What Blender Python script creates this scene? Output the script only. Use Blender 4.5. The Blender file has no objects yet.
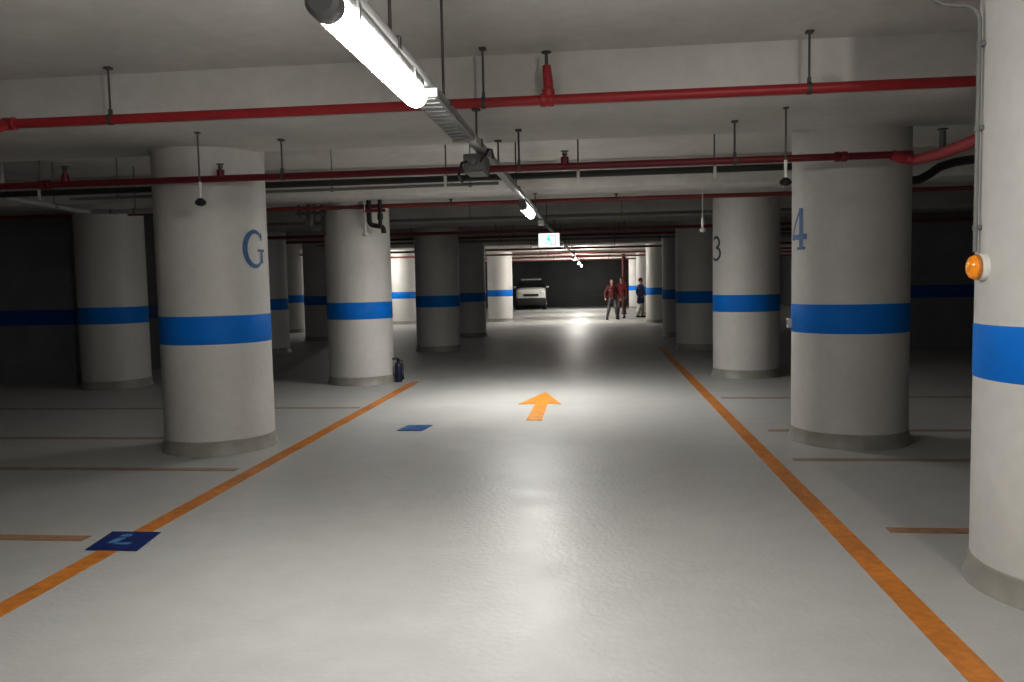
import bpy, bmesh, math, random
from mathutils import Vector, Matrix
random.seed(7)
C = bpy.context.scene.collection
PI = math.pi

# ------------------------------------------------------------------ materials
def mat(name, col, rough=.6, metal=0., spec=.5, emit=None, es=0., noise=None, bump=None, coat=0.):
    m = bpy.data.materials.new(name); m.use_nodes = True
    nt = m.node_tree; b = nt.nodes['Principled BSDF']
    b.inputs['Base Color'].default_value = (*col, 1)
    b.inputs['Roughness'].default_value = rough
    b.inputs['Metallic'].default_value = metal
    b.inputs['Specular IOR Level'].default_value = spec
    b.inputs['Coat Weight'].default_value = coat
    if emit:
        b.inputs['Emission Color'].default_value = (*emit, 1)
        b.inputs['Emission Strength'].default_value = es
    tc = nt.nodes.new('ShaderNodeTexCoord')
    geo = nt.nodes.new('ShaderNodeNewGeometry')
    if noise:
        for k, (scale, amt) in enumerate(noise if isinstance(noise, list) else [noise]):
            n = nt.nodes.new('ShaderNodeTexNoise'); n.inputs['Scale'].default_value = scale
            n.inputs['Detail'].default_value = 6
            nt.links.new(geo.outputs['Position'], n.inputs['Vector'])
            r = nt.nodes.new('ShaderNodeMapRange')
            r.inputs['From Min'].default_value = .3; r.inputs['From Max'].default_value = .7
            r.inputs['To Min'].default_value = 1 - amt; r.inputs['To Max'].default_value = 1 + amt * .5
            nt.links.new(n.outputs['Fac'], r.inputs['Value'])
            mx = nt.nodes.new('ShaderNodeMix'); mx.data_type = 'RGBA'; mx.blend_type = 'MULTIPLY'
            mx.inputs['Factor'].default_value = 1
            src = b.inputs['Base Color'].links[0].from_socket if b.inputs['Base Color'].links else None
            if src: nt.links.new(src, mx.inputs[6])
            else: mx.inputs[6].default_value = (*col, 1)
            nt.links.new(r.outputs['Result'], mx.inputs[7])
            nt.links.new(mx.outputs[2], b.inputs['Base Color'])
    if bump:
        n = nt.nodes.new('ShaderNodeTexNoise'); n.inputs['Scale'].default_value = bump[0]
        n.inputs['Detail'].default_value = 4
        nt.links.new(geo.outputs['Position'], n.inputs['Vector'])
        bp = nt.nodes.new('ShaderNodeBump'); bp.inputs['Strength'].default_value = bump[1]
        bp.inputs['Distance'].default_value = .01
        nt.links.new(n.outputs['Fac'], bp.inputs['Height'])
        nt.links.new(bp.outputs['Normal'], b.inputs['Normal'])
    return m

M = {}
M['ceiling'] = mat('painted_slab', (.64, .625, .595), .9, noise=[(1.3, .12), (9, .05)], bump=(60, .15))
M['column'] = mat('column_paint', (.61, .595, .57), .55, noise=[(2.2, .06), (14, .04)])
M['base'] = mat('column_base_coating', (.33, .315, .28), .45, noise=(7, .15))
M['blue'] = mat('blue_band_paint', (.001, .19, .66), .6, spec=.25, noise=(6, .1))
M['letter'] = mat('blue_letter_paint', (.07, .17, .36), .6, noise=(25, .2))
M['letter_dark'] = mat('dark_letter_paint', (.05, .06, .1), .6, noise=(25, .2))
M['orange'] = mat('orange_floor_paint', (.58, .22, .04), .5, noise=[(18, .25), (2.5, .25)])
M['orange_worn'] = mat('worn_orange_floor_paint', (.36, .21, .12), .55, noise=(12, .35))
M['faintline'] = mat('faded_bay_line_paint', (.33, .25, .19), .55, noise=(9, .3))
M['arrow'] = mat('arrow_floor_paint', (.62, .26, .035), .5, noise=(9, .3))
M['floorblue'] = mat('blue_floor_paint', (.01, .03, .16), .4, noise=(14, .35))
M['floorblue2'] = mat('mid_blue_floor_paint', (.02, .10, .30), .4, noise=(14, .35))
M['floorsym'] = mat('pale_blue_symbol', (.08, .22, .40), .5, noise=(30, .4))
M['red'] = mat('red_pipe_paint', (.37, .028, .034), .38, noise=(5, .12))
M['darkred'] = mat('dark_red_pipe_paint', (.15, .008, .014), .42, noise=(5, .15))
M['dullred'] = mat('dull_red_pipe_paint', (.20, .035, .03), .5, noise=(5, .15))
M['steel'] = mat('galvanised_steel', (.30, .30, .295), .45, metal=.6, noise=(30, .15))
M['rod'] = mat('threaded_rod', (.10, .095, .085), .6, metal=.3)
M['trunk'] = mat('grey_trunking', (.36, .36, .355), .42, metal=.25, noise=(8, .1))
M['cap'] = mat('lamp_end_cap', (.17, .17, .175), .5)
M['greyplastic'] = mat('grey_plastic', (.16, .16, .165), .5)
M['dimconduit'] = mat('dull_grey_conduit', (.11, .11, .10), .6)
M['conduit'] = mat('grey_conduit', (.20, .20, .19), .5, noise=(10, .1))
M['white'] = mat('white_plastic', (.72, .71, .68), .45)
M['black'] = mat('black_plastic', (.012, .012, .014), .5)
M['darkpipe'] = mat('dark_drain_pipe', (.025, .026, .025), .5, noise=(6, .2))
M['amber'] = mat('amber_lens', (.80, .27, .01), .25, emit=(1, .35, .02), es=.12, coat=.5)
M['tube'] = mat('lit_diffuser', (.9, .9, .9), .4, emit=(1.0, .985, .95), es=120)
M['tube_side'] = mat('lit_diffuser_side', (.9, .9, .9), .4, emit=(1.0, .985, .95), es=28)
M['tube_side_mid'] = mat('lit_diffuser_side_second', (.9, .9, .9), .4, emit=(1.0, .985, .95), es=6)
M['tube_side_far'] = mat('lit_diffuser_side_far', (.9, .9, .9), .4, emit=(1.0, .96, .90), es=150)
M['tube_mid'] = mat('lit_diffuser_second', (.9, .9, .9), .4, emit=(1.0, .985, .95), es=360)
M['tube_far'] = mat('lit_diffuser_far', (.9, .9, .9), .4, emit=(1.0, .96, .90), es=185)
M['exitpale'] = mat('exit_panel', (.8, .9, .86), .4, emit=(.72, 1.0, .90), es=1.1)
M['exitgreen'] = mat('exit_pictogram', (.02, .45, .3), .4, emit=(.06, .62, .42), es=.8)
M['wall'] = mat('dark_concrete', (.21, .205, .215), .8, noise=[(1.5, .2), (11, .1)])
M['wallblue'] = mat('shaded_blue_band', (.004, .05, .30), .6, noise=(4, .1))  # darker copy of the column band blue, dim light put into the colour
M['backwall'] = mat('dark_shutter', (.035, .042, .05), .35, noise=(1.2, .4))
M['skin'] = mat('skin', (.33, .17, .11), .55)
M['hair'] = mat('dark_hair', (.012, .01, .009), .6)
M['maroon'] = mat('maroon_cloth', (.09, .014, .016), .85, noise=(20, .2))
M['redcloth'] = mat('red_cloth', (.13, .018, .02), .85, noise=(20, .2))
M['navy'] = mat('navy_cloth', (.008, .016, .06), .85, noise=(20, .2))
M['greycloth'] = mat('grey_cloth', (.10, .095, .10), .85, noise=(20, .2))
M['darkcloth'] = mat('dark_cloth', (.018, .014, .016), .85)
M['browncloth'] = mat('brown_cloth', (.10, .055, .05), .85)
M['palecloth'] = mat('pale_cloth', (.35, .31, .27), .85)
M['carwhite'] = mat('white_car_paint', (.62, .61, .58), .3, coat=.6)
M['glass'] = mat('car_glass', (.01, .012, .018), .08, spec=.8)
M['rubber'] = mat('tyre_rubber', (.012, .012, .012), .8)
M['headlight'] = mat('headlight_glass', (.6, .6, .6), .12, coat=1)
M['chrome'] = mat('chrome', (.6, .6, .6), .2, metal=1)
M['extblue'] = mat('dark_blue_enamel', (.012, .018, .05), .4)

# floor: polished pale epoxy with broad uneven sheen
def floor_mat():
    m = mat('epoxy_floor', (.46, .456, .442), .3, spec=.5, noise=[(.55, .10), (5, .05), (60, .03)])
    nt = m.node_tree; b = nt.nodes['Principled BSDF']
    geo = nt.nodes.new('ShaderNodeNewGeometry')
    n = nt.nodes.new('ShaderNodeTexNoise'); n.inputs['Scale'].default_value = 2.2; n.inputs['Detail'].default_value = 8
    nt.links.new(geo.outputs['Position'], n.inputs['Vector'])
    r = nt.nodes.new('ShaderNodeMapRange')
    r.inputs['From Min'].default_value = .3; r.inputs['From Max'].default_value = .7
    r.inputs['To Min'].default_value = .39; r.inputs['To Max'].default_value = .49
    nt.links.new(n.outputs['Fac'], r.inputs['Value']); nt.links.new(r.outputs['Result'], b.inputs['Roughness'])
    n2 = nt.nodes.new('ShaderNodeTexNoise'); n2.inputs['Scale'].default_value = 28; n2.inputs['Detail'].default_value = 3
    nt.links.new(geo.outputs['Position'], n2.inputs['Vector'])
    bp = nt.nodes.new('ShaderNodeBump'); bp.inputs['Strength'].default_value = .30; bp.inputs['Distance'].default_value = .01
    nt.links.new(n2.outputs['Fac'], bp.inputs['Height']); nt.links.new(bp.outputs['Normal'], b.inputs['Normal'])
    return m
M['floor'] = floor_mat()

# ------------------------------------------------------------------ mesh helpers
def link(name, bm, m, parent=None, smooth=True, loc=None):
    me = bpy.data.meshes.new(name); 
    bmesh.ops.recalc_face_normals(bm, faces=bm.faces)
    bm.to_mesh(me); bm.free()
    mats = m if isinstance(m, list) else [m]
    for x in mats: me.materials.append(x)
    if smooth:
        me.shade_smooth() if hasattr(me, 'shade_smooth') else None
        try: me.set_sharp_from_angle(angle=math.radians(38))
        except Exception: pass
    o = bpy.data.objects.new(name, me); C.objects.link(o)
    if parent: o.parent = parent
    if loc: o.location = loc
    return o
def tag(o, label=None, cat=None, group=None, kind=None):
    if label: o['label'] = label
    if cat: o['category'] = cat
    if group: o['group'] = group
    if kind: o['kind'] = kind
    return o
def empty(name, loc=(0, 0, 0), rz=0, label=None, cat=None, group=None):
    o = bpy.data.objects.new(name, None); C.objects.link(o); o.empty_display_size = .2
    o.location = loc; o.rotation_euler = (0, 0, rz)
    return tag(o, label, cat, group)
def copy_tree(o, parent=None):
    c = o.copy(); C.objects.link(c); c.parent = parent
    for ch in o.children: copy_tree(ch, c)
    return c
def box(bm, c, s, bev=0, rot=None, mi=0):
    r = bmesh.ops.create_cube(bm, size=1)
    vs = r['verts']
    bmesh.ops.scale(bm, vec=s, verts=vs)
    if bev:
        es = list({e for v in vs for e in v.link_edges})
        rr = bmesh.ops.bevel(bm, geom=es, offset=bev, segments=2, affect='EDGES', profile=.5)
        vs = list({v for f in rr['faces'] for v in f.verts} | {v for v in vs if v.is_valid})
    if rot: bmesh.ops.rotate(bm, cent=(0, 0, 0), matrix=rot, verts=vs)
    bmesh.ops.translate(bm, vec=c, verts=vs)
    if mi:
        for f in {f for v in vs for f in v.link_faces}: f.material_index = mi
    return vs
def tube(bm, pts, rad, n=12, cap=True, up=None):
    """swept tube; rad one number or one per point"""
    pts = [Vector(p) for p in pts]
    rs = rad if isinstance(rad, (list, tuple)) else [rad] * len(pts)
    rings = []; prev = None
    for i, p in enumerate(pts):
        a = pts[max(i - 1, 0)]; b = pts[min(i + 1, len(pts) - 1)]
        t = (b - a).normalized()
        if prev is None:
            ref = Vector((0, 0, 1)) if abs(t.z) < .9 else Vector((1, 0, 0))
            u = t.cross(ref).normalized()
        else:
            u = (prev - t * prev.dot(t)).normalized()
        prev = u; v = t.cross(u)
        rings.append([bm.verts.new(p + (u * math.cos(2*PI*k/n) + v * math.sin(2*PI*k/n)) * rs[i]) for k in range(n)])
    for a, b in zip(rings, rings[1:]):
        for k in range(n): bm.faces.new((a[k], a[(k+1) % n], b[(k+1) % n], b[k]))
    if cap:
        bm.faces.new(rings[0][::-1]); bm.faces.new(rings[-1])
def lathe(bm, prof, n=48, c=(0, 0, 0), axis=None):
    """prof: (r, z) list, open ends capped when r>0"""
    q = Vector((0, 0, 1)).rotation_difference(Vector(axis)).to_matrix() if axis else Matrix.Identity(3)
    c = Vector(c); rings = []
    for r, z in prof:
        rings.append([bm.verts.new(c + q @ Vector((r*math.cos(2*PI*k/n), r*math.sin(2*PI*k/n), z))) for k in range(n)])
    for a, b in zip(rings, rings[1:]):
        for k in range(n): bm.faces.new((a[k], a[(k+1) % n], b[(k+1) % n], b[k]))
    bm.faces.new(rings[0][::-1]); bm.faces.new(rings[-1])
def arc(c, r, a0, a1, u, v, n=6):
    c = Vector(c); u = Vector(u); v = Vector(v)
    return [c + u*r*math.cos(a0+(a1-a0)*i/n) + v*r*math.sin(a0+(a1-a0)*i/n) for i in range(n+1)]
def poly(bm, pts, z0, z1):
    a = [bm.verts.new((x, y, z0)) for x, y in pts]; b = [bm.verts.new((x, y, z1)) for x, y in pts]
    bm.faces.new(b); bm.faces.new(a[::-1])
    n = len(pts)
    for i in range(n): bm.faces.new((a[i], a[(i+1) % n], b[(i+1) % n], b[i]))
NB = bmesh.new
SLAB, BEAM = 3.25, 2.86
XL, XR, YB, YF = -13.0, 11.0, 52.0, -6.0

# ------------------------------------------------------------------ the setting
bm = NB(); box(bm, ((XL+XR)/2, (YB+YF)/2, -.1), (XR-XL+.4, YB-YF+.4, .2))
tag(link('floor', bm, M['floor'], smooth=False), kind='structure')
bm = NB(); box(bm, ((XL+XR)/2, (YB+YF)/2, SLAB+.1), (XR-XL+.4, YB-YF+.4, .2))
tag(link('ceiling', bm, M['ceiling'], smooth=False), kind='structure')
BEAMS = [(6.05, 7.5), (11.3, 12.8), (16.6, 18.05), (21.8, 23.2), (27.2, 28.6), (31.9, 33.3), (36.9, 38.3), (41.6, 43.0), (46.4, 47.8)]
for i, (a, b) in enumerate(BEAMS):
    bm = NB(); box(bm, ((XL+XR)/2, (a+b)/2, (SLAB+BEAM)/2 + .005), (XR-XL, b-a, SLAB-BEAM+.01), bev=.012)
    tag(link('ceiling_beam', bm, M['ceiling']), 'painted concrete ceiling beam, number %d away from the camera' % (i+1), kind='structure')
def wall(name, c, s, m='wall', bands=()):
    bm = NB(); box(bm, c, s); o = tag(link(name, bm, M[m], smooth=False), kind='structure')
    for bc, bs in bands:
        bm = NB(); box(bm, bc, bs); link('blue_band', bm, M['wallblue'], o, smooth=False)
    return o
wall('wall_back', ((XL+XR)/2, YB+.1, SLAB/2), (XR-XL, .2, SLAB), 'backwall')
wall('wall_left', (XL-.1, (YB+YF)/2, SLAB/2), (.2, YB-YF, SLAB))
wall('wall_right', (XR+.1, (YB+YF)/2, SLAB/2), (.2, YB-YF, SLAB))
# projecting cores that close the parking bays on either side
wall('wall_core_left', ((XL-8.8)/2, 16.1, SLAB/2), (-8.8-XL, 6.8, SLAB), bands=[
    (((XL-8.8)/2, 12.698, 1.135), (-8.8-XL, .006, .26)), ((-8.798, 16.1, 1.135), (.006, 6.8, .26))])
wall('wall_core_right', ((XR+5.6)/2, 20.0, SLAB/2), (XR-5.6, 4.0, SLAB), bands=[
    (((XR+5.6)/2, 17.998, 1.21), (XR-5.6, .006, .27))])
# pale rail low on the back wall
bm = NB(); tube(bm, [(-2.6, YB-.06, .62), (1.2, YB-.06, .62)], .03)
for x in (-2.4, -.7, 1.0): box(bm, (x, YB-.03, .62), (.06, .06, .08))
tag(link('trim_1', bm, M['conduit']), kind='structure')

# ------------------------------------------------------------------ columns
R0 = .52; S0, S1 = 1.04, 1.305
def column_proto():
    t = empty('concrete_column')
    bm = NB(); lathe(bm, [(R0, .1), (R0, BEAM+.3)], 72); link('shaft', bm, M['column'], t)
    bm = NB()
    n = 72
    lathe(bm, [(R0+.001, S0), (R0+.003, S0+.004), (R0+.003, S1-.004), (R0+.001, S1)], 72)
    link('blue_band', bm, M['blue'], t)
    bm = NB(); lathe(bm, [(R0+.035, 0), (R0+.03, .02), (R0+.012, .05), (R0+.008, .125), (R0+.001, .13)], 72)
    link('base_skirting', bm, M['base'], t)
    return t
COLS = [
 (-3.75, 7.55, 'thick round column with a blue letter G, nearest on the left of the lane'),
 (2.395, 4.12, 'large round column cropped by the right edge, with amber beacon and conduit on it'),
 (2.38, 7.90, 'thick round column painted with a blue number 4, right of the lane'),
 (2.38, 13.20, 'round column painted with a dark number 3, right of the lane'),
 (-3.83, 12.65, 'lit round column with blue band, second along the left side of the lane'),
 (-7.88, 12.35, 'dim round column far left, deep in the parking bay beside the dark wall'),
 (-3.78, 18.80, 'dark shadowed round column, third along the left side of the lane'),
 (-3.83, 23.70, 'dark narrow-looking column just right behind the third left lane column'),
 (-4.00, 33.00, 'bright far round column at the left end of the lit lane, before the white car'),
 (2.30, 18.50, 'dark shadowed round column just left of the number 3 column'),
 (2.33, 22.70, 'dark column squeezed between the shadowed right column and the lit far one'),
 (2.33, 30.20, 'bright far column on the right, beside the person in navy'),
 (2.33, 37.50, 'bright distant column partly behind the person in navy'),
 (2.33, 46.50, 'pale farthest column on the right, next to the red tops of the walkers'),
 (-7.95, 18.6, 'dark column glimpsed just right of the letter G column'),
 (-8.10, 23.0, 'dark column between the pale far column and second left lane column'),
 (-10.7, 27.2, 'slim looking pale column lit in the distance, right of the letter G column'),
 (-7.85, 32.0, 'lit far column seen between the second and third left lane columns'),
]
proto = column_proto(); cols = []
for i, (x, y, lab) in enumerate(COLS):
    o = proto if i == 0 else copy_tree(proto)
    o.location = (x, y, 0); tag(o, lab, 'column', 'round columns with blue bands'); cols.append(o)

# painted letters: ribbons in (u along surface, v up), wrapped on the shaft
def stroke(bm, pts, ws, th0, zc, close=False, off=.004):
    """ribbon along pts with widths ws, wrapped around the column axis at angle th0"""
    n = len(pts); L = []; Rr = []
    for i, p in enumerate(pts):
        a = pts[max(i-1, 0)]; b = pts[min(i+1, n-1)]
        t = Vector((b[0]-a[0], b[1]-a[1])).normalized(); nn = Vector((-t.y, t.x))
        w = ws if not isinstance(ws, list) else ws[i]
        L.append(Vector(p) + nn*w/2); Rr.append(Vector(p) - nn*w/2)
    def W(q):
        th = th0 + q.x / R0
        return bm.verts.new(((R0+off)*math.cos(th), (R0+off)*math.sin(th), zc + q.y))
    Lv = [W(q) for q in L]; Rv = [W(q) for q in Rr]
    for i in range(n-1): bm.faces.new((Lv[i], Lv[i+1], Rv[i+1], Rv[i]))
def seg(a, b, n=10): return [(a[0]+(b[0]-a[0])*i/n, a[1]+(b[1]-a[1])*i/n) for i in range(n+1)]
def ell(cx, cy, rx, ry, a0, a1, n=28): return [(cx+rx*math.cos(math.radians(a0+(a1-a0)*i/n)), cy+ry*math.sin(math.radians(a0+(a1-a0)*i/n))) for i in range(n+1)]
def camdir(o): return math.atan2(-o.location.y, -o.location.x)
# G on the first left column
g = cols[0]; th = camdir(g) + math.radians(47)
bm = NB(); 
a = ell(0, 0, .125, .165, 42, 318); ws = [.022 + .034*math.sin(PI*i/(len(a)-1))**1.2 for i in range(len(a))]
stroke(bm, a, ws, th, 1.93)
stroke(bm, seg((.100, -.015), (.100, -.135)), .042, th, 1.93)
stroke(bm, seg((.03, -.012), (.15, -.012)), .022, th, 1.93)
stroke(bm, seg((.098, .085), (.098, .16)), .018, th, 1.93)
link('painted_letter', bm, M['letter'], g, smooth=False)
# 4
g = cols[2]; th = camdir(g) - math.radians(58.5)
bm = NB()
ZF = 2.005
stroke(bm, seg((.045, .19), (.045, -.19)), .055, th, ZF)
stroke(bm, seg((-.14, -.075), (.13, -.075), 16), .05, th, ZF)
stroke(bm, seg((-.13, -.07), (.04, .185), 14), .026, th, ZF)
stroke(bm, seg((-.02, -.18), (.11, -.18)), .024, th, ZF)
link('painted_number', bm, M['letter'], g, smooth=False)
# 3
g = cols[3]; th = camdir(g) - math.radians(62)
bm = NB()
stroke(bm, ell(0, .085, .10, .085, 150, -85), .042, th, 2.05)
stroke(bm, ell(0, -.09, .12, .10, 85, -150), .042, th, 2.05)
link('painted_number', bm, M['letter_dark'], g, smooth=False)

# ------------------------------------------------------------------ floor markings
def marking(name, pts, m, label, cat, group=None, z=.004):
    bm = NB(); poly(bm, pts, .0005, z)
    return tag(link(name, bm, M[m], smooth=False), label, cat, group)
def rect(x0, x1, y0, y1): return [(x0, y0), (x1, y0), (x1, y1), (x0, y1)]
marking('lane_line', rect(-3.0, -2.87, -1.0, 12.6), 'orange', 'long orange line along the left edge of the driving lane', 'floor line')
marking('lane_line', rect(1.39, 1.52, -1.0, 19.0), 'orange', 'long orange line along the right edge of the driving lane', 'floor line')
bays = [(-8.5, -3.22, 4.63, 'worn orange bay line at left, ending at the blue floor panel'),
        (-8.5, -3.1, 6.50, 'faint brownish bay line at left, just in front of the letter G column'),
        (-8.5, -4.4, 7.9, 'faint bay line at left meeting the foot of the letter G column'),
        (-8.5, -3.05, 9.92, 'thin bay line at left, just behind the letter G column'),
        (1.75, 6.5, 5.01, 'worn orange bay line at right, running behind the cropped right column'),
        (1.65, 7.0, 6.97, 'dull brown bay line at right, in front of the number 4 column'),
        (1.72, 7.5, 8.32, 'thin reddish bay line at right touching the foot of the number 4 column'),
        (1.6, 8.0, 10.64, 'dim bay line at right, behind the number 4 column')]
for x0, x1, y, lab in bays:
    marking('bay_line', rect(x0, x1, y-.05, y+.05), 'orange_worn' if y < 5.5 else 'faintline', lab, 'floor line', 'bay lines across the floor', .003)
ax, ay = -.73, 8.95
marking('lane_arrow', [(ax-.09, ay), (ax+.09, ay), (ax+.08, ay+1.25), (ax+.26, ay+1.2), (ax-.02, ay+2.35), (ax-.30, ay+1.2), (ax-.08, ay+1.25)],
        'arrow', 'orange arrow on the lane floor pointing away from the camera', 'floor arrow')
def panel(x0, x1, y0, y1, sk, m, label):
    o = empty('floor_panel', ((x0+x1)/2, (y0+y1)/2, 0), 0, label, 'floor marking')
    w, h = (x1-x0)/2, (y1-y0)/2
    bm = NB(); poly(bm, [(-w, -h), (w, -h), (w+sk, h), (-w+sk, h)], .004, .008); link('painted_panel', bm, M[m], o, smooth=False)
    bm = NB()
    poly(bm, [(-.07+.035*math.cos(k*PI/8), .10+.035*math.sin(k*PI/8)) for k in range(16)], .008, .0095)
    poly(bm, [(-.105, -.06), (-.05, -.06), (-.045, .05), (-.10, .05)], .008, .0095)
    poly(bm, [(-.05, -.075), (.05, -.075), (.05, -.04), (-.05, -.04)], .008, .0095)
    link('painted_symbol', bm, M['floorsym'], o, smooth=False)
    return o
panel(-3.08, -2.75, 4.41, 4.76, -.05, 'floorblue', 'dark blue painted floor panel lying across the left orange lane line')
panel(-2.15, -1.88, 8.31, 8.63, .05, 'floorblue2', 'small blue painted floor panel farther along, inside the lane')

# ------------------------------------------------------------------ sprinkler pipes
def hanger(parent, x, y, z, top, r, m='rod'):
    bm = NB()
    tube(bm, [(x, y, z+r), (x, y, top)], .008, 8)
    bm2 = bm
    lathe(bm2, [(r+.006, -.014), (r+.006, .014)], 24, (x, y, z), (1, 0, 0))
    box(bm2, (x, y, top-.008), (.05, .05, .016))
    box(bm2, (x, y, z+r+.02), (.02, .03, .04))
    link('pipe_hanger', bm, M[m], parent)
def sprinkler(parent, x, y, z, r, h, m):
    s = NB(); tube(s, [(x, y, z), (x, y, z+h)], .022, 12); lathe(s, [(.034, 0), (.034, .06)], 16, (x, y, z+r*.6))
    o = link('sprinkler_riser', s, M[m], parent)
    s = NB(); lathe(s, [(.014, 0), (.016, .03), (.010, .045)], 12, (x, y, z+h)); lathe(s, [(.034, .055), (.034, .060)], 20, (x, y, z+h))
    tube(s, [(x-.016, y, z+h+.02), (x-.02, y, z+h+.04), (x, y, z+h+.06)], .004, 6); tube(s, [(x+.016, y, z+h+.02), (x+.02, y, z+h+.04), (x, y, z+h+.06)], .004, 6)
    link('sprinkler_head', s, M['rod'], o)
def coupling(bm, x, y, z, r): lathe(bm, [(r+.004, -.05), (r+.012, -.045), (r+.012, -.01), (r+.006, 0), (r+.012, .01), (r+.012, .045), (r+.004, .05)], 24, (x, y, z), (1, 0, 0))
def xpipe(y, z, r, m, label, x0=XL+.01, x1=XR-.01, rods=(), top=SLAB, heads=(), coup=(), group='red sprinkler pipes under the ceiling', rodm='rod'):
    t = empty('sprinkler_pipe', (0, y, 0), 0, label, 'pipe', group)
    bm = NB(); tube(bm, [(x0, 0, z), (x1, 0, z)], r, 20)
    for x in coup: coupling(bm, x, 0, z, r)
    link('pipe_run', bm, M[m], t)
    for x in rods: hanger(t, x, 0, z, top, r, rodm)
    for x, h in heads: sprinkler(t, x, 0, z, r, h, m)
    return t
p1 = xpipe(5.85, 2.86, .036, 'red', 'bright red sprinkler pipe crossing the ceiling nearest the camera, passing just beyond the first lamp',
      rods=(-7.2, -3.67, -.80, 1.48, 5.5), heads=(), coup=(-4.5, -.34))
# thick riser with upright head on the near pipe
bm = NB(); tube(bm, [(-.33, 0, 2.86), (-.33, 0, 2.98), (-.34, -.005, 3.10)], [.034, .036, .030], 16); lathe(bm, [(.04, 0), (.046, .02), (.046, .05), (.03, .07)], 20, (-.33, 0, 2.88))
o = link('sprinkler_riser', bm, M['red'], p1)
bm = NB(); lathe(bm, [(.012, 0), (.012, .09)], 10, (-.34, -.005, 3.10)); lathe(bm, [(.035, .09), (.035, .098)], 20, (-.34, -.005, 3.10)); lathe(bm, [(.03, 0), (.02, .015)], 16, (-.34, -.005, 3.09))
link('sprinkler_head', bm, M['rod'], o)
# left branch running back over the camera side
bm = NB(); tube(bm, [(-4.52, 0, 2.86), (-4.52, -.12, 2.80), (-4.52, -.3, 2.80), (-4.52, -2.6, 2.80)], .036, 16)
link('branch_pipe', bm, M['red'], p1)
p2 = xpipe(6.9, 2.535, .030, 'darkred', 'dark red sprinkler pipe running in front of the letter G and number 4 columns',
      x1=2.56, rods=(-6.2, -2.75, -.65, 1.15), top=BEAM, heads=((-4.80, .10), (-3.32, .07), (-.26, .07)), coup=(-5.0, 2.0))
bm = NB(); pts = arc((2.50, -.08, 2.50), .08, PI/2, 0, (1, 0, -.2), (0, 1, 0), 5)
tube(bm, [(2.40, 0, 2.535)] + pts + [(2.58, -.5, 2.46), (2.55, -1.25, 2.45), (2.55, -1.62, 2.46), (2.55, -1.70, 2.53), (2.55, -1.70, SLAB)], .042, 16)
o = link('branch_pipe', bm, M['red'], p2)
bm = NB(); tube(bm, [(2.57, -.55, 2.46), (2.57, -.55, 2.62)], .022); lathe(bm, [(.036, 0), (.036, .006)], 16, (2.57, -.55, 2.63)); link('sprinkler_head', bm, M['rod'], p2)
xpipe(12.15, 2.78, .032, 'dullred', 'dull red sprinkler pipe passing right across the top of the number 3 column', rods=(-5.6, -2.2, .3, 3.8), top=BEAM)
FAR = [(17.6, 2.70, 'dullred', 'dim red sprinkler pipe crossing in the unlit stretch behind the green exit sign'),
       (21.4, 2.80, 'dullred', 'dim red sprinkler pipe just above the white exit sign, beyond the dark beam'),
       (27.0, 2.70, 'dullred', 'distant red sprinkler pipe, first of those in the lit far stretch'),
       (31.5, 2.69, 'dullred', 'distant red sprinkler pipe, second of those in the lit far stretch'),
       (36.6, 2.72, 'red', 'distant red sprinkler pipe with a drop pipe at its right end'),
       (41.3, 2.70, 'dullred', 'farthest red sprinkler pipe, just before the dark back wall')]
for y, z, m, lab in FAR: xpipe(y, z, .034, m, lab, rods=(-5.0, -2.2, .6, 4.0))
t = empty('standpipe', (1.28, 38.7, 0), 0, 'red vertical pipe standing far down the lane above the walkers', 'pipe')
bm = NB(); tube(bm, [(0, 0, 0), (0, 0, BEAM+.3)], .09, 20); link('pipe_run', bm, M['maroon'], t)
bm = NB(); lathe(bm, [(.16, 0), (.16, .03)], 24); link('base_flange', bm, M['maroon'], t)

# dark drain pipe and grey conduit behind the first column row
def hrod(parent, p, top, r, ax=(1, 0, 0), m='conduit', w=.009):
    bm = NB(); lathe(bm, [(r+.008, -.02), (r+.008, .02)], 20, p, ax); tube(bm, [(p[0], p[1], p[2]+r), (p[0], p[1], top)], w, 8)
    link('pipe_hanger', bm, M[m], parent)
t = empty('drain_pipe', (0, 8.9, 0), 0, 'black straight pipe below the dark red pipe, passing behind the nearest columns', 'pipe')
bm = NB(); tube(bm, [(XL+.01, 0, 2.72), (3.05, 0, 2.735)], .036, 16); link('pipe_run', bm, M['darkpipe'], t)
for x in (-6.5, -4.4, -1.66, -.19, 1.27):
    hrod(t, (x, 0, 2.73), SLAB, .036)
    bm = NB(); box(bm, (x, -.045, 2.70), (.03, .012, .12)); link('white_clip', bm, M['white'], t)
t = empty('cable_conduit', (0, 8.99, 0), 0, 'thin light grey conduit tucked under the black straight pipe, left of the lane', 'conduit')
bm = NB(); tube(bm, [(-6.2, 0, 2.655), (-3.4, 0, 2.665), (-1.08, 0, 2.675)], .018, 12); link('conduit_run', bm, M['conduit'], t)
for x in (-5.6, -3.0, -1.4): hrod(t, (x, 0, 2.666), SLAB, .018, w=.006)
# black hose sagging right of column 4
t = empty('drain_hose', (0, 8.9, 0), 0, 'black bent hose between the number 4 column and the cropped right column', 'pipe')
bm = NB()
P = [(3.12, 0, 2.55), (3.28, 0, 2.545), (3.38, 0, 2.555), (3.48, 0, 2.61), (3.58, 0, 2.68), (3.73, 0, 2.725), (3.95, 0, 2.75), (5.0, 0, 2.76)]
tube(bm, P, .045, 16); lathe(bm, [(.055, 0), (.055, .06)], 20, (3.12, 0, 2.55), (1, 0, 0)); link('hose_run', bm, M['darkpipe'], t)
hrod(t, (4.4, 0, 2.755), SLAB, .045)
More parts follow.
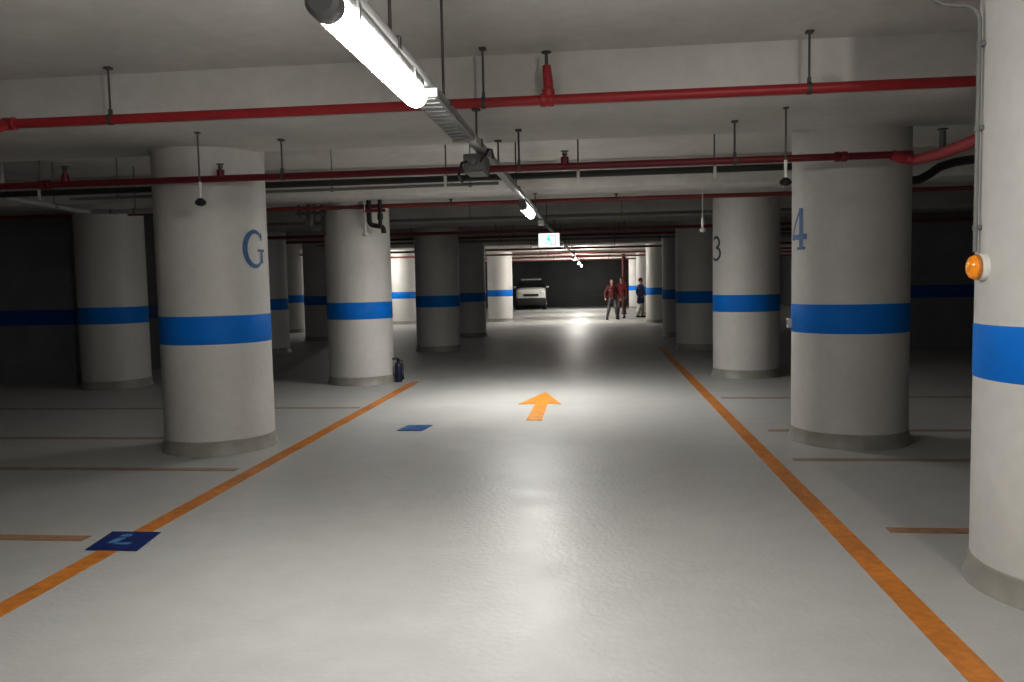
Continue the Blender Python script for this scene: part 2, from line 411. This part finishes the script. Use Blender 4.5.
# grey conduit slanting across the left bay
t = empty('cable_conduit', (-7.0, 9.0, 0), 0, 'pale grey conduit slanting under the ceiling at the far left', 'conduit')
bm = NB()
tube(bm, [(-.12, .05, SLAB), (-.12, .05, 2.80), (-.11, .08, 2.73), (-.09, .2, 2.71), (-.04, 1.3, 2.665), (.05, 1.47, 2.66), (.2, 1.5, 2.66), (1.1, 1.5, 2.645)], .035, 14)
link('conduit_run', bm, M['trunk'], t)
hrod(t, (-.06, .9, 2.68), SLAB, .035, (0, 1, 0)); hrod(t, (.7, 1.5, 2.652), SLAB, .035)
bm = NB(); lathe(bm, [(.06, 0), (.06, .06)], 16, (.38, 1.5, 2.62)); link('conduit_coupling', bm, M['conduit'], t)
# black trap pipe above the second left lane column
t = empty('trap_pipe', (-3.33, 12.04, 0), 0, 'black u-shaped drain trap hanging above the second left lane column', 'pipe')
bm = NB(); tube(bm, [(-.12, 0, BEAM), (-.12, 0, 2.60)] + arc((-.04, 0, 2.56), .08, PI, 1.5*PI, (1, 0, 0), (0, 0, 1), 5) + [(.02, 0, 2.47)] + arc((.03, 0, 2.40), .07, PI/2, 0, (1, 0, 0), (0, 0, 1), 4) + [(.10, 0, 2.36)], .038, 14)
link('pipe_run', bm, M['darkpipe'], t)
bm = NB(); tube(bm, [(.07, -.07, BEAM), (.07, -.07, 2.43)], .030, 12); lathe(bm, [(.043, 0), (.043, .09)], 16, (.07, -.07, 2.56)); link('side_pipe', bm, M['darkpipe'], t)
bm = NB(); box(bm, (-.02, -.06, 2.70), (.34, .04, .05)); link('mounting_bracket', bm, M['dullred'], t)
# conduit drop cluster
t = empty('conduit_drop', (-4.52, 12.35, 0), 0, 'grey bundle of conduits and valve dropping from the beam right of the letter G column', 'conduit')
for x, zb, r in ((-.16, 2.66, .02), (.0, 2.46, .028), (.10, 2.55, .018), (.22, 2.38, .022)):
    bm = NB(); tube(bm, [(x, 0, BEAM), (x, 0, zb+.06), (x+.04, 0, zb)], r, 12); link('conduit', bm, M['dimconduit'], t)
bm = NB(); box(bm, (.05, -.03, 2.72), (.5, .03, .05), bev=.005); link('mounting_bracket', bm, M['dimconduit'], t)
bm = NB(); lathe(bm, [(.05, 0), (.06, .03), (.06, .12), (.04, .15)], 18, (.02, 0, 2.52)); lathe(bm, [(.055, 0), (.055, .015)], 18, (.02, -.09, 2.59), (0, -1, 0)); link('valve', bm, M['dimconduit'], t)
# long grey conduits further back on the dark beam
for y, z, lab in ((15.9, 2.86, 'long grey conduit crossing in the dark stretch just above the exit sign'), (21.0, 2.68, 'thin grey conduit crossing behind the exit sign at its lower edge')):
    t = empty('cable_conduit', (0, y, 0), 0, lab, 'conduit')
    bm = NB(); tube(bm, [(-7.5, 0, z), (5.4, 0, z)], .03, 12); link('conduit_run', bm, M['conduit'], t)
    for x in (-5.5, -2.5, .5, 3.2): hrod(t, (x, 0, z), SLAB, .03, w=.007)

# ------------------------------------------------------------------ bay sensors on rods
def sensor(x, y, zb, top, label, black=True):
    t = empty('bay_sensor', (x, y, 0), 0, label, 'sensor', 'parking bay sensors hanging on rods')
    bm = NB(); tube(bm, [(0, 0, zb+.16), (0, 0, top)], .007, 8); box(bm, (0, 0, top-.006), (.04, .04, .012), bev=.003); link('hanger_rod', bm, M['rod' if black else 'white'], t)
    bm = NB(); tube(bm, [(0, 0, zb+.03), (0, 0, zb+.18)], .013 if black else .02, 12); link('sleeve', bm, M['white'], t)
    bm = NB(); lathe(bm, [(.018, .045), (.03, .035), (.044, .02), (.046, 0), (.03, -.014), (.01, -.02)][::-1], 24, (0, 0, zb)); link('sensor_head', bm, M['black' if black else 'white'], t)
sensor(-3.29, 6.45, 2.27, BEAM, 'black-headed bay sensor hanging in front of the letter G column')
sensor(1.46, 6.45, 2.28, BEAM, 'black-headed bay sensor hanging by the left edge of the number 4 column')
sensor(1.53, 11.9, 2.26, BEAM, 'white bay sensor on a white rod beside the number 3 column', False)
sensor(-3.48, 11.9, 2.33, BEAM, 'white bay sensor on a white rod above the second left lane column', False)

# ------------------------------------------------------------------ cable trunking with lamps
RX, RZ = -.885, 2.60
t = empty('cable_trunking', (RX, 0, 0), 0, 'long grey cable trunking carrying the lamps straight down the lane', 'cable trunking')
bm = NB(); box(bm, (0, 22.5, RZ), (.075, 53, .055), bev=.006); link('rail', bm, M['trunk'], t)
for y in (-2.0, .5, 3.51, 4.74, 6.04, 7.38, 9.0, 11.8, 14.5, 17, 20, 23, 26, 29, 32, 35, 38, 41, 44, 47):
    top = BEAM if any(a-.02 < y < b+.02 for a, b in BEAMS) else SLAB
    bm = NB(); tube(bm, [(0, y, RZ+.03), (0, y, top)], .008, 8); box(bm, (0, y, RZ+.008), (.092, .035, .056)); box(bm, (0, y, top-.006), (.06, .06, .012)); link('rail_hanger', bm, M['rod'], t)
def lamp(y0, L, lab, m='tube'):
    t = empty('tube_lamp', (RX, y0, RZ-.10), 0, lab, 'lamp', 'tube lamps under the cable trunking')
    r = .056
    bm = NB(); n = 28
    # diffuser: lower three quarters of a cylinder, rounded at the far end
    lathe(bm, [(r*.9, .06), (r, .075), (r, L-.06), (r*.92, L-.02), (r*.6, L-.004)], 32, (0, 0, -.012), (0, 1, 0))
    bm.normal_update()
    for f in bm.faces:      # the LED strip shines down: the flanks of the diffuser glow less than its underside
        f.material_index = 0 if f.calc_center_median().z < -.012 - r*(.80 if m == 'tube_mid' else .62) else 1
    link('diffuser', bm, [M[m], M[m.replace('tube', 'tube_side')]], t)
    bm = NB(); box(bm, (0, L/2, .052), (.085, L-.04, .035), bev=.006); link('housing', bm, M['trunk'], t)
    bm = NB(); lathe(bm, [(r*.75, -.02), (r*1.04, -.006), (r*1.04, .062), (r*1.0, .066)], 32, (0, 0, -.012), (0, 1, 0)); link('end_cap', bm, M['cap'], t)
    for y in (.25, L-.25):
        bm = NB(); box(bm, (0, y, .052), (.105, .03, .034)); box(bm, (.052, y, .022), (.006, .025, .09)); link('mounting_clip', bm, M['steel'], t)
for y0, L, lab, m in ((2.62, 1.40, 'bright tube lamp nearest the camera, cut by the top of the picture', 'tube'),
                   (9.7, 1.35, 'second bright tube lamp, seen small before the exit sign', 'tube_mid'),
                   (31.0, 1.3, 'distant lit tube lamp, first beyond the exit sign', 'tube_far'),
                   (38.0, 1.3, 'distant lit tube lamp, second beyond the exit sign', 'tube_far'),
                   (44.6, 1.3, 'farthest lit tube lamp, at the end of the trunking', 'tube_far')):
    lamp(y0, L, lab, m)
# wide grey tray after the first lamp
t = empty('cable_tray', (RX, 4.12, RZ-.036), 0, 'wide grey ribbed tray between the nearest lamp and the junction box', 'cable tray')
bm = NB(); box(bm, (0, .68, -.02), (.15, 1.3, .04), bev=.006)
for k in range(13): box(bm, (0, .08+k*.1, -.043), (.12, .03, .008))
link('tray_body', bm, M['steel'], t)
for y in (.02, 1.34):
    bm = NB(); box(bm, (0, y, -.024), (.165, .03, .046), bev=.004); link('end_plate', bm, M['trunk'], t)
# junction box with cable loops
t = empty('junction_box', (RX, 6.2, RZ-.03), 0, 'dark grey junction box with looped cables under the trunking', 'junction box')
bm = NB(); box(bm, (-.05, .15, -.075), (.17, .30, .13), bev=.012); link('box_body', bm, M['greyplastic'], t)
bm = NB(); box(bm, (-.05, .15, -.148), (.15, .28, .016), bev=.005); link('box_lid', bm, M['conduit'], t)
bm = NB(); box(bm, (-.02, .15, -.006), (.12, .12, .010)); link('mounting_plate', bm, M['steel'], t)
for q in ((-.10, -.0), (-.045, -.0), (.01, -.0)):
    bm = NB(); lathe(bm, [(.022, 0), (.022, .05)], 14, (q[0], q[1], -.08), (0, -1, 0)); link('cable_gland', bm, M['conduit'], t)
bm = NB(); tube(bm, [(-.10, -.05, -.08), (-.12, -.14, -.10), (-.15, -.12, -.19), (-.15, .02, -.22), (-.15, .2, -.17), (-.14, .34, -.08), (-.08, .42, -.03)], .011, 8); link('cable_loop', bm, M['black'], t)
bm = NB(); tube(bm, [(.01, -.05, -.08), (.05, -.14, -.06), (.075, -.08, .0), (.075, .12, .03), (.065, .3, .0)], .010, 8); link('cable_loop', bm, M['black'], t)
# little white box above the exit sign
t = empty('connection_box', (RX, 12.9, RZ-.03), 0, 'small white box under the trunking just above the exit sign', 'junction box')
bm = NB(); box(bm, (0, .06, -.05), (.10, .12, .09), bev=.01); link('box_body', bm, M['white'], t)
bm = NB(); lathe(bm, [(.02, 0), (.02, .03)], 12, (0, 0, -.05), (0, -1, 0)); link('cable_gland', bm, M['white'], t)
bm = NB(); box(bm, (0, .06, -.0025), (.06, .08, .005)); link('mounting_plate', bm, M['steel'], t)

# ------------------------------------------------------------------ exit sign
t = empty('exit_sign', (-.785, 13.4, 2.26), 0, 'glowing pale green exit sign hanging under the trunking', 'exit sign')
bm = NB(); box(bm, (0, 0, 0), (.36, .05, .24), bev=.006); link('sign_case', bm, M['white'], t)
bm = NB(); box(bm, (0, -.026, 0), (.34, .004, .22)); link('lit_panel', bm, M['exitpale'], t, smooth=False)
bm = NB()   # doorway and running figure
def flat(pts):
    a = [bm.verts.new((x, -.0295, z)) for x, z in pts]; bm.faces.new(a)
flat([(.005, -.085), (.115, -.085), (.115, .085), (.005, .085), (.005, .07), (.10, .07), (.10, -.07), (.005, -.07)])
flat([(-.01+.018*math.cos(k*PI/6), .06+.018*math.sin(k*PI/6)) for k in range(12)])
flat([(-.03, .035), (.015, .04), (.02, -.01), (-.02, -.015)])
flat([(.015, .035), (.05, .005), (.06, .015), (.02, .045)]); flat([(-.03, .035), (-.065, .0), (-.055, -.01), (-.02, .022)])
flat([(.02, -.01), (.05, -.04), (.035, -.08), (.022, -.075), (.03, -.045), (.0, -.015)]); flat([(-.02, -.015), (-.04, -.05), (-.075, -.055), (-.075, -.068), (-.03, -.064), (.0, -.02)])
link('running_figure', bm, M['exitgreen'], t, smooth=False)
for x in (-.12, .1):
    bm = NB(); tube(bm, [(x, 0, .11), (x, 0, .22), (-.10, 0, .308)], .008, 8); link('suspension_rod', bm, M['rod'], t)

# ------------------------------------------------------------------ conduit and beacon on the near right column
cx, cy = 2.395, 4.12
def on(th, r, z): return (cx + r*math.cos(math.radians(th)), cy + r*math.sin(math.radians(th)), z)
t = empty('column_conduit', on(172.5, R0, 1.62), 0, 'grey conduit running up the near right column from the amber beacon', 'conduit')
L0 = Vector(t.location)
def rel(p): return tuple(Vector(p) - L0)
bm = NB()
rr = R0 + .022
v0 = Vector(on(172.5, rr, 0)); 
path = [rel((v0.x, v0.y, 1.66)), rel((v0.x, v0.y, 2.77))] + [tuple(Vector(p) - L0) for p in arc((v0.x-.08, v0.y, 2.77), .08, 0, PI/2, (1, 0, 0), (0, 0, 1), 6)] + [rel((v0.x-.13, v0.y, 2.855)), rel((v0.x-.18, v0.y, 2.865)), rel((v0.x-.24, v0.y, 2.90)), rel((v0.x-.24, v0.y, SLAB))]
tube(bm, path, .0105, 12); link('conduit_run', bm, M['conduit'], t)
for z in (1.78, 2.26, 2.66):
    bm = NB(); lathe(bm, [(.0155, -.012), (.0155, .012)], 16, rel((v0.x, v0.y, z))); box(bm, rel((v0.x+.014, v0.y, z)), (.03, .05, .02), bev=.003); link('conduit_clip', bm, M['greyplastic'], t)
th = 178
nrm = Vector((math.cos(math.radians(th)), math.sin(math.radians(th)), 0))
t = empty('warning_beacon', on(th, R0, 1.585), 0, 'amber warning beacon on a white round base on the near right column', 'beacon')
bm = NB(); lathe(bm, [(.068, -.014), (.068, .014), (.060, .026), (.03, .028)], 32, (0, 0, 0), nrm); link('base_plate', bm, M['white'], t)
bm = NB(); lathe(bm, [(.050, .026), (.058, .032), (.058, .048), (.050, .062), (.036, .070), (.015, .074)], 32, (0, 0, 0), nrm); link('amber_lens', bm, M['amber'], t)
bm = NB(); lathe(bm, [(.060, .028), (.063, .031), (.063, .040), (.060, .043)], 32, (0, 0, 0), nrm); link('guard_ring', bm, M['orange'], t)
# small white box on the edge of column 4
a4 = math.radians(176)
t = empty('wall_socket', (2.38+R0*math.cos(a4), 7.90+R0*math.sin(a4), 1.12), 0, 'small white box on the left edge of the number 4 column', 'socket')
bm = NB(); box(bm, (-.02, 0, 0), (.05, .07, .09), bev=.006); link('box_body', bm, M['white'], t)
bm = NB(); box(bm, (-.048, 0, .005), (.006, .045, .05), bev=.002); link('flap', bm, M['conduit'], t)
# dark extinguisher beside the second left column
t = empty('fire_extinguisher', (-3.215, 12.62, 0), 0, 'dark extinguisher-like cylinder standing at the foot of the second left lane column', 'extinguisher')
bm = NB(); lathe(bm, [(.05, 0), (.06, .01), (.06, .26), (.05, .30), (.022, .325), (.022, .345)], 24); link('cylinder', bm, M['extblue'], t)
bm = NB(); box(bm, (0, 0, .36), (.035, .035, .04), bev=.005); box(bm, (-.05, 0, .385), (.11, .02, .012)); box(bm, (-.045, 0, .365), (.10, .018, .010)); link('valve_handle', bm, M['black'], t)
bm = NB(); tube(bm, [(.01, 0, .36), (.06, 0, .35), (.078, 0, .28), (.075, 0, .12)], .009, 8); tube(bm, [(.075, 0, .13), (.075, 0, .04)], [.01, .018], 10); link('hose', bm, M['black'], t)

# ------------------------------------------------------------------ people
def capsule(bm, pts, rs, n=14):
    """tapered tube with round ends"""
    pts = [Vector(p) for p in pts]
    a = (pts[0]-pts[1]).normalized(); b = (pts[-1]-pts[-2]).normalized()
    P = [pts[0]+a*rs[0]*.95, pts[0]+a*rs[0]*.6] + pts + [pts[-1]+b*rs[-1]*.6, pts[-1]+b*rs[-1]*.95]
    Rr = [rs[0]*.3, rs[0]*.8] + list(rs) + [rs[-1]*.8, rs[-1]*.3]
    tube(bm, P, Rr, n)
def blob(bm, c, s, n=2):
    r = bmesh.ops.create_icosphere(bm, subdivisions=n+1, radius=1)
    bmesh.ops.scale(bm, vec=s, verts=r['verts']); bmesh.ops.translate(bm, vec=c, verts=r['verts'])
def fused(name, bm, m, parent, vox, it=4):
    me = bpy.data.meshes.new('tmp'); bmesh.ops.recalc_face_normals(bm, faces=bm.faces); bm.to_mesh(me); bm.free()
    o = bpy.data.objects.new('tmp', me); C.objects.link(o)
    r = o.modifiers.new('r', 'REMESH'); r.mode = 'VOXEL'; r.voxel_size = vox
    s = o.modifiers.new('s', 'SMOOTH'); s.iterations = it; s.factor = .5
    dg = bpy.context.evaluated_depsgraph_get(); dg.update()
    me2 = bpy.data.meshes.new_from_object(o.evaluated_get(dg))
    bpy.data.objects.remove(o); 
    me2.name = name; me2.materials.clear(); me2.materials.append(m); me2.shade_smooth()
    o2 = bpy.data.objects.new(name, me2); C.objects.link(o2); o2.parent = parent
    return o2
def person(loc, rz, H, label, top, bottom, hip_l, knee_l, foot_l, hip_r, knee_r, foot_r, elb_l, wri_l, elb_r, wri_r, coat=False):
    """front of the body is -Y in local space; joints in metres for a 1.75 m figure"""
    t = empty('person', loc, rz, label, 'person'); t.scale = (H/1.75,)*3
    V = Vector
    neck, chest, pelvis = V((0, .01, 1.47)), V((0, 0, 1.25)), V((0, 0, .93))
    sh_l, sh_r = V((.175, .01, 1.41)), V((-.175, .01, 1.41))
    arms = ((sh_l, V(elb_l), V(wri_l)), (sh_r, V(elb_r), V(wri_r)))
    legs = ((V(hip_l), V(knee_l), V(foot_l)), (V(hip_r), V(knee_r), V(foot_r)))
    def torso(b, g=0):
        for (z, w, d) in ((1.36, .165, .105), (1.25, .165, .115), (1.12, .145, .105), (1.02, .15, .11), (.93, .165, .12)):
            blob(b, (0, 0, z), (w+g, d+g, .10+g))
        capsule(b, [sh_l, sh_r], [.055+g, .055+g])
    def arm(b, a, g=0, last=True):
        s, e, w = a
        capsule(b, [s, s.lerp(e, .5), e, e.lerp(w, .4)] + ([w] if last else []), [.052+g, .045+g, .038+g, .037+g] + ([.026+g] if last else []))
    def leg(b, l, g=0):
        h, k, f = l
        capsule(b, [h, h.lerp(k, .5), k, k.lerp(f, .35), f], [.085+g, .072+g, .054+g, .055+g, .038+g])
    b = NB(); torso(b)
    capsule(b, [neck - V((0, 0, .06)), neck + V((0, -.01, .08))], [.058, .052])
    blob(b, (0, -.005, 1.645), (.076, .094, .108), 3); blob(b, (0, -.03, 1.575), (.055, .062, .055))      # skull, jaw
    capsule(b, [(0, -.095, 1.655), (0, -.112, 1.622)], [.009, .014])                                   # nose
    blob(b, (0, -.093, 1.582), (.022, .010, .009), 1)                                                   # lips
    for s in (1, -1):
        blob(b, (s*.078, .005, 1.635), (.012, .022, .032), 1)                                           # ears
        blob(b, (s*.03, -.084, 1.662), (.020, .012, .008), 1)                                           # brow
    for a in arms: arm(b, a)
    for l in legs: leg(b, l)
    for s, (_, e, w) in zip((1, -1), arms):
        d = (w-e).normalized(); side = V((0, -1, 0)); side = (side - d*side.dot(d)).normalized(); nn = d.cross(side)
        pc = w + d*.05
        capsule(b, [w, w+d*.085], [.026, .034]); 
        for k, ln in zip(range(4), (.070, .080, .075, .058)):
            q = w + d*.085 + side*(.03-.02*k)
            capsule(b, [q, q+d*ln*.5, q+d*ln*.8 - nn*s*.012, q+d*ln - nn*s*.026], [.0095, .009, .0085, .0075], 8)
        q = w + d*.03 + side*.028
        capsule(b, [q, q+d*.03+side*.025, q+d*.065+side*.032], [.011, .010, .0085], 8)
    fused('body', b, M['skin'], t, .008)
    b = NB()
    for s in (1, -1):
        b = NB(); blob(b, (s*.03, -.086, 1.648), (.011, .009, .007), 2); link('eye', b, M['black'], t)
    b = NB(); blob(b, (0, .012, 1.672), (.085, .098, .098), 3)
    bmesh.ops.delete(b, geom=[v for v in b.verts if v.co.y < -.045 and v.co.z < 1.72 or v.co.z < 1.60], context='VERTS')
    link('hair', b, M['hair'], t)
    b = NB(); torso(b, .014)
    for a in arms: arm(b, a, .014)
    if coat: 
        for z, w, d in ((.86, .20, .15), (.76, .21, .155), (.68, .215, .16)): blob(b, (0, .01, z), (w, d, .09))
    bmesh.ops.delete(b, geom=[], context='VERTS')
    fused('jacket' if coat else 'shirt', b, M[top], t, .014)
    b = NB()
    for l in legs: leg(b, (l[0], l[1], l[1].lerp(l[2], .96)), .014)
    blob(b, (0, 0, .92), (.178, .135, .10))
    fused('trousers', b, M[bottom], t, .014)
    for (_, k, f), s in zip(legs, (1, -1)):
        b = NB(); capsule(b, [(f.x, f.y+.03, f.z-.045), (f.x, f.y-.06, f.z-.05), (f.x+s*.012, f.y-.15, f.z-.058)], [.046, .044, .034])
        for v in b.verts: v.co.z = max(v.co.z, 0.0)
        link('shoe', b, M['darkcloth'], t)
    return t
person((.60, 33.1, 0), math.radians(18), 1.66, 'person in maroon top and grey trousers walking with wide stride, left of the pair', 'maroon', 'greycloth',
    (.09, 0, .90), (.16, -.08, .50), (.24, .04, .085), (-.09, 0, .90), (-.17, -.10, .50), (-.25, -.06, .085),
    (.30, .06, 1.14), (.33, -.08, .92), (-.30, .04, 1.14), (-.33, -.14, .93))
person((1.03, 34.3, 0), math.radians(-25), 1.74, 'person in bright red top and brown trousers standing on the right of the pair', 'redcloth', 'browncloth',
    (.09, 0, .90), (.10, -.05, .49), (.11, .02, .085), (-.09, 0, .90), (-.11, -.09, .49), (-.13, -.10, .085),
    (.25, .05, 1.13), (.26, -.12, .92), (-.25, .05, 1.13), (-.22, -.16, .95))
person((1.86, 34.8, 0), math.radians(112), 1.68, 'person in long navy jacket walking close to a bright far column', 'navy', 'palecloth',
    (.085, 0, .90), (.09, -.14, .50), (.08, -.10, .085), (-.085, 0, .90), (-.09, .02, .49), (-.09, .20, .10),
    (.24, .08, 1.13), (.25, -.03, .89), (-.24, -.02, 1.13), (-.25, -.20, .93), coat=True)

# ------------------------------------------------------------------ white car parked before the back wall (front towards the camera)
def car(loc, rz, label):
    t = empty('parked_car', loc, rz, label, 'car')
    def loft(name, secs, m):
        b = NB(); rings = []
        for (y, w, z0, z1, rr) in secs:
            pts = []
            for k in range(24):
                a = 2*PI*k/24; c, s = math.cos(a), math.sin(a); e = rr
                px = math.copysign(abs(c)**e, c)*w; pz = (z0+z1)/2 + math.copysign(abs(s)**e, s)*(z1-z0)/2
                pts.append(b.verts.new((px, y, pz)))
            rings.append(pts)
        for p, q in zip(rings, rings[1:]):
            for k in range(24): b.faces.new((p[k], p[(k+1) % 24], q[(k+1) % 24], q[k]))
        b.faces.new(rings[0][::-1]); b.faces.new(rings[-1]); return link(name, b, m, t)
    loft('body', [(-2.05, .72, .52, 1.10, .4), (-1.98, .84, .40, 1.20, .35), (-1.7, .89, .32, 1.27, .3), (-.8, .91, .30, 1.32, .3), (.6, .91, .30, 1.34, .3), (1.7, .89, .32, 1.34, .3), (2.0, .84, .40, 1.25, .4), (2.06, .74, .48, 1.1, .45)], M['carwhite'])
    loft('cabin_glass', [(-1.0, .78, 1.20, 1.28, .4), (-.40, .75, 1.20, 1.76, .35), (.3, .73, 1.20, 1.82, .35), (1.2, .72, 1.20, 1.80, .35), (1.85, .72, 1.20, 1.34, .4)], M['glass'])
    loft('roof', [(-.38, .62, 1.75, 1.80, .5), (.3, .66, 1.78, 1.86, .5), (1.2, .64, 1.77, 1.83, .5), (1.32, .60, 1.75, 1.79, .5)], M['carwhite'])
    b = NB(); box(b, (0, -2.0, .48), (1.72, .22, .42), bev=.06); link('bumper', b, M['black'], t)
    b = NB(); box(b, (0, -2.07, .86), (.9, .06, .14), bev=.02); link('grille', b, M['black'], t)
    for s in (1, -1):
        b = NB(); blob(b, (s*.64, -1.98, 1.0), (.16, .10, .085)); link('headlight', b, M['headlight'], t)
        b = NB(); blob(b, (s*.99, -.62, 1.32), (.10, .06, .07)); link('mirror', b, M['carwhite'], t)
        for y in (-1.3, 1.3):
            b = NB(); lathe(b, [(.20, -.11), (.31, -.11), (.335, -.08), (.335, .08), (.31, .11), (.20, .11)], 32, (s*.80, y, .335), (1, 0, 0)); w = link('wheel', b, M['rubber'], t)
            b = NB(); lathe(b, [(.2, -.115), (.19, .118)], 24, (s*.80, y, .335), (1, 0, 0)); link('hub_cap', b, M['chrome'], w)
    return t
car((-4.02, 49.0, 0), math.radians(4), 'white car parked front-on before the dark back wall')

# ------------------------------------------------------------------ added fill lights, world, camera
l = bpy.data.lights.new('near_column_fill', 'POINT'); l.energy = 150; l.color = (1, .97, .92); l.shadow_soft_size = .12   # added unseen fill behind the camera, brightens the near right column
o = bpy.data.objects.new('near_column_fill', l); C.objects.link(o); o.location = (2.0, -.6, 2.6)
l = bpy.data.lights.new('far_left_fill', 'POINT'); l.energy = 130; l.color = (1, .97, .92); l.shadow_soft_size = .1   # added fill for the pale far left columns, hidden behind a column
o = bpy.data.objects.new('far_left_fill', l); C.objects.link(o); o.location = (-9.0, 30.0, 2.4)
w = bpy.data.worlds.new('garage_gloom'); bpy.context.scene.world = w; w.use_nodes = True
w.node_tree.nodes['Background'].inputs[0].default_value = (.9, .95, 1, 1)
w.node_tree.nodes['Background'].inputs[1].default_value = .005

cd = bpy.data.cameras.new('camera'); cam = bpy.data.objects.new('camera', cd); C.objects.link(cam)
Rm = [[0.9942313249310822, 0.012327644763872977, -0.10654624206527313],
      [0.10537231465883413, 0.07314078311613192, 0.9917394320831447],
      [-0.020018687000511848, 0.997245433692095, -0.0714198652409876]]
m4 = Matrix(((Rm[0][0], Rm[0][1], -Rm[0][2], 0), (Rm[1][0], Rm[1][1], -Rm[1][2], 0), (Rm[2][0], Rm[2][1], -Rm[2][2], 1.55), (0, 0, 0, 1)))
cam.matrix_world = m4
cd.sensor_width = 36; cd.lens = 800/1024*36; cd.clip_start = .05; cd.clip_end = 200
sc = bpy.context.scene; sc.camera = cam
sc.view_settings.view_transform = 'Standard'
sc.view_settings.look = 'None'
sc.view_settings.exposure = .53
sc.view_settings.gamma = .86
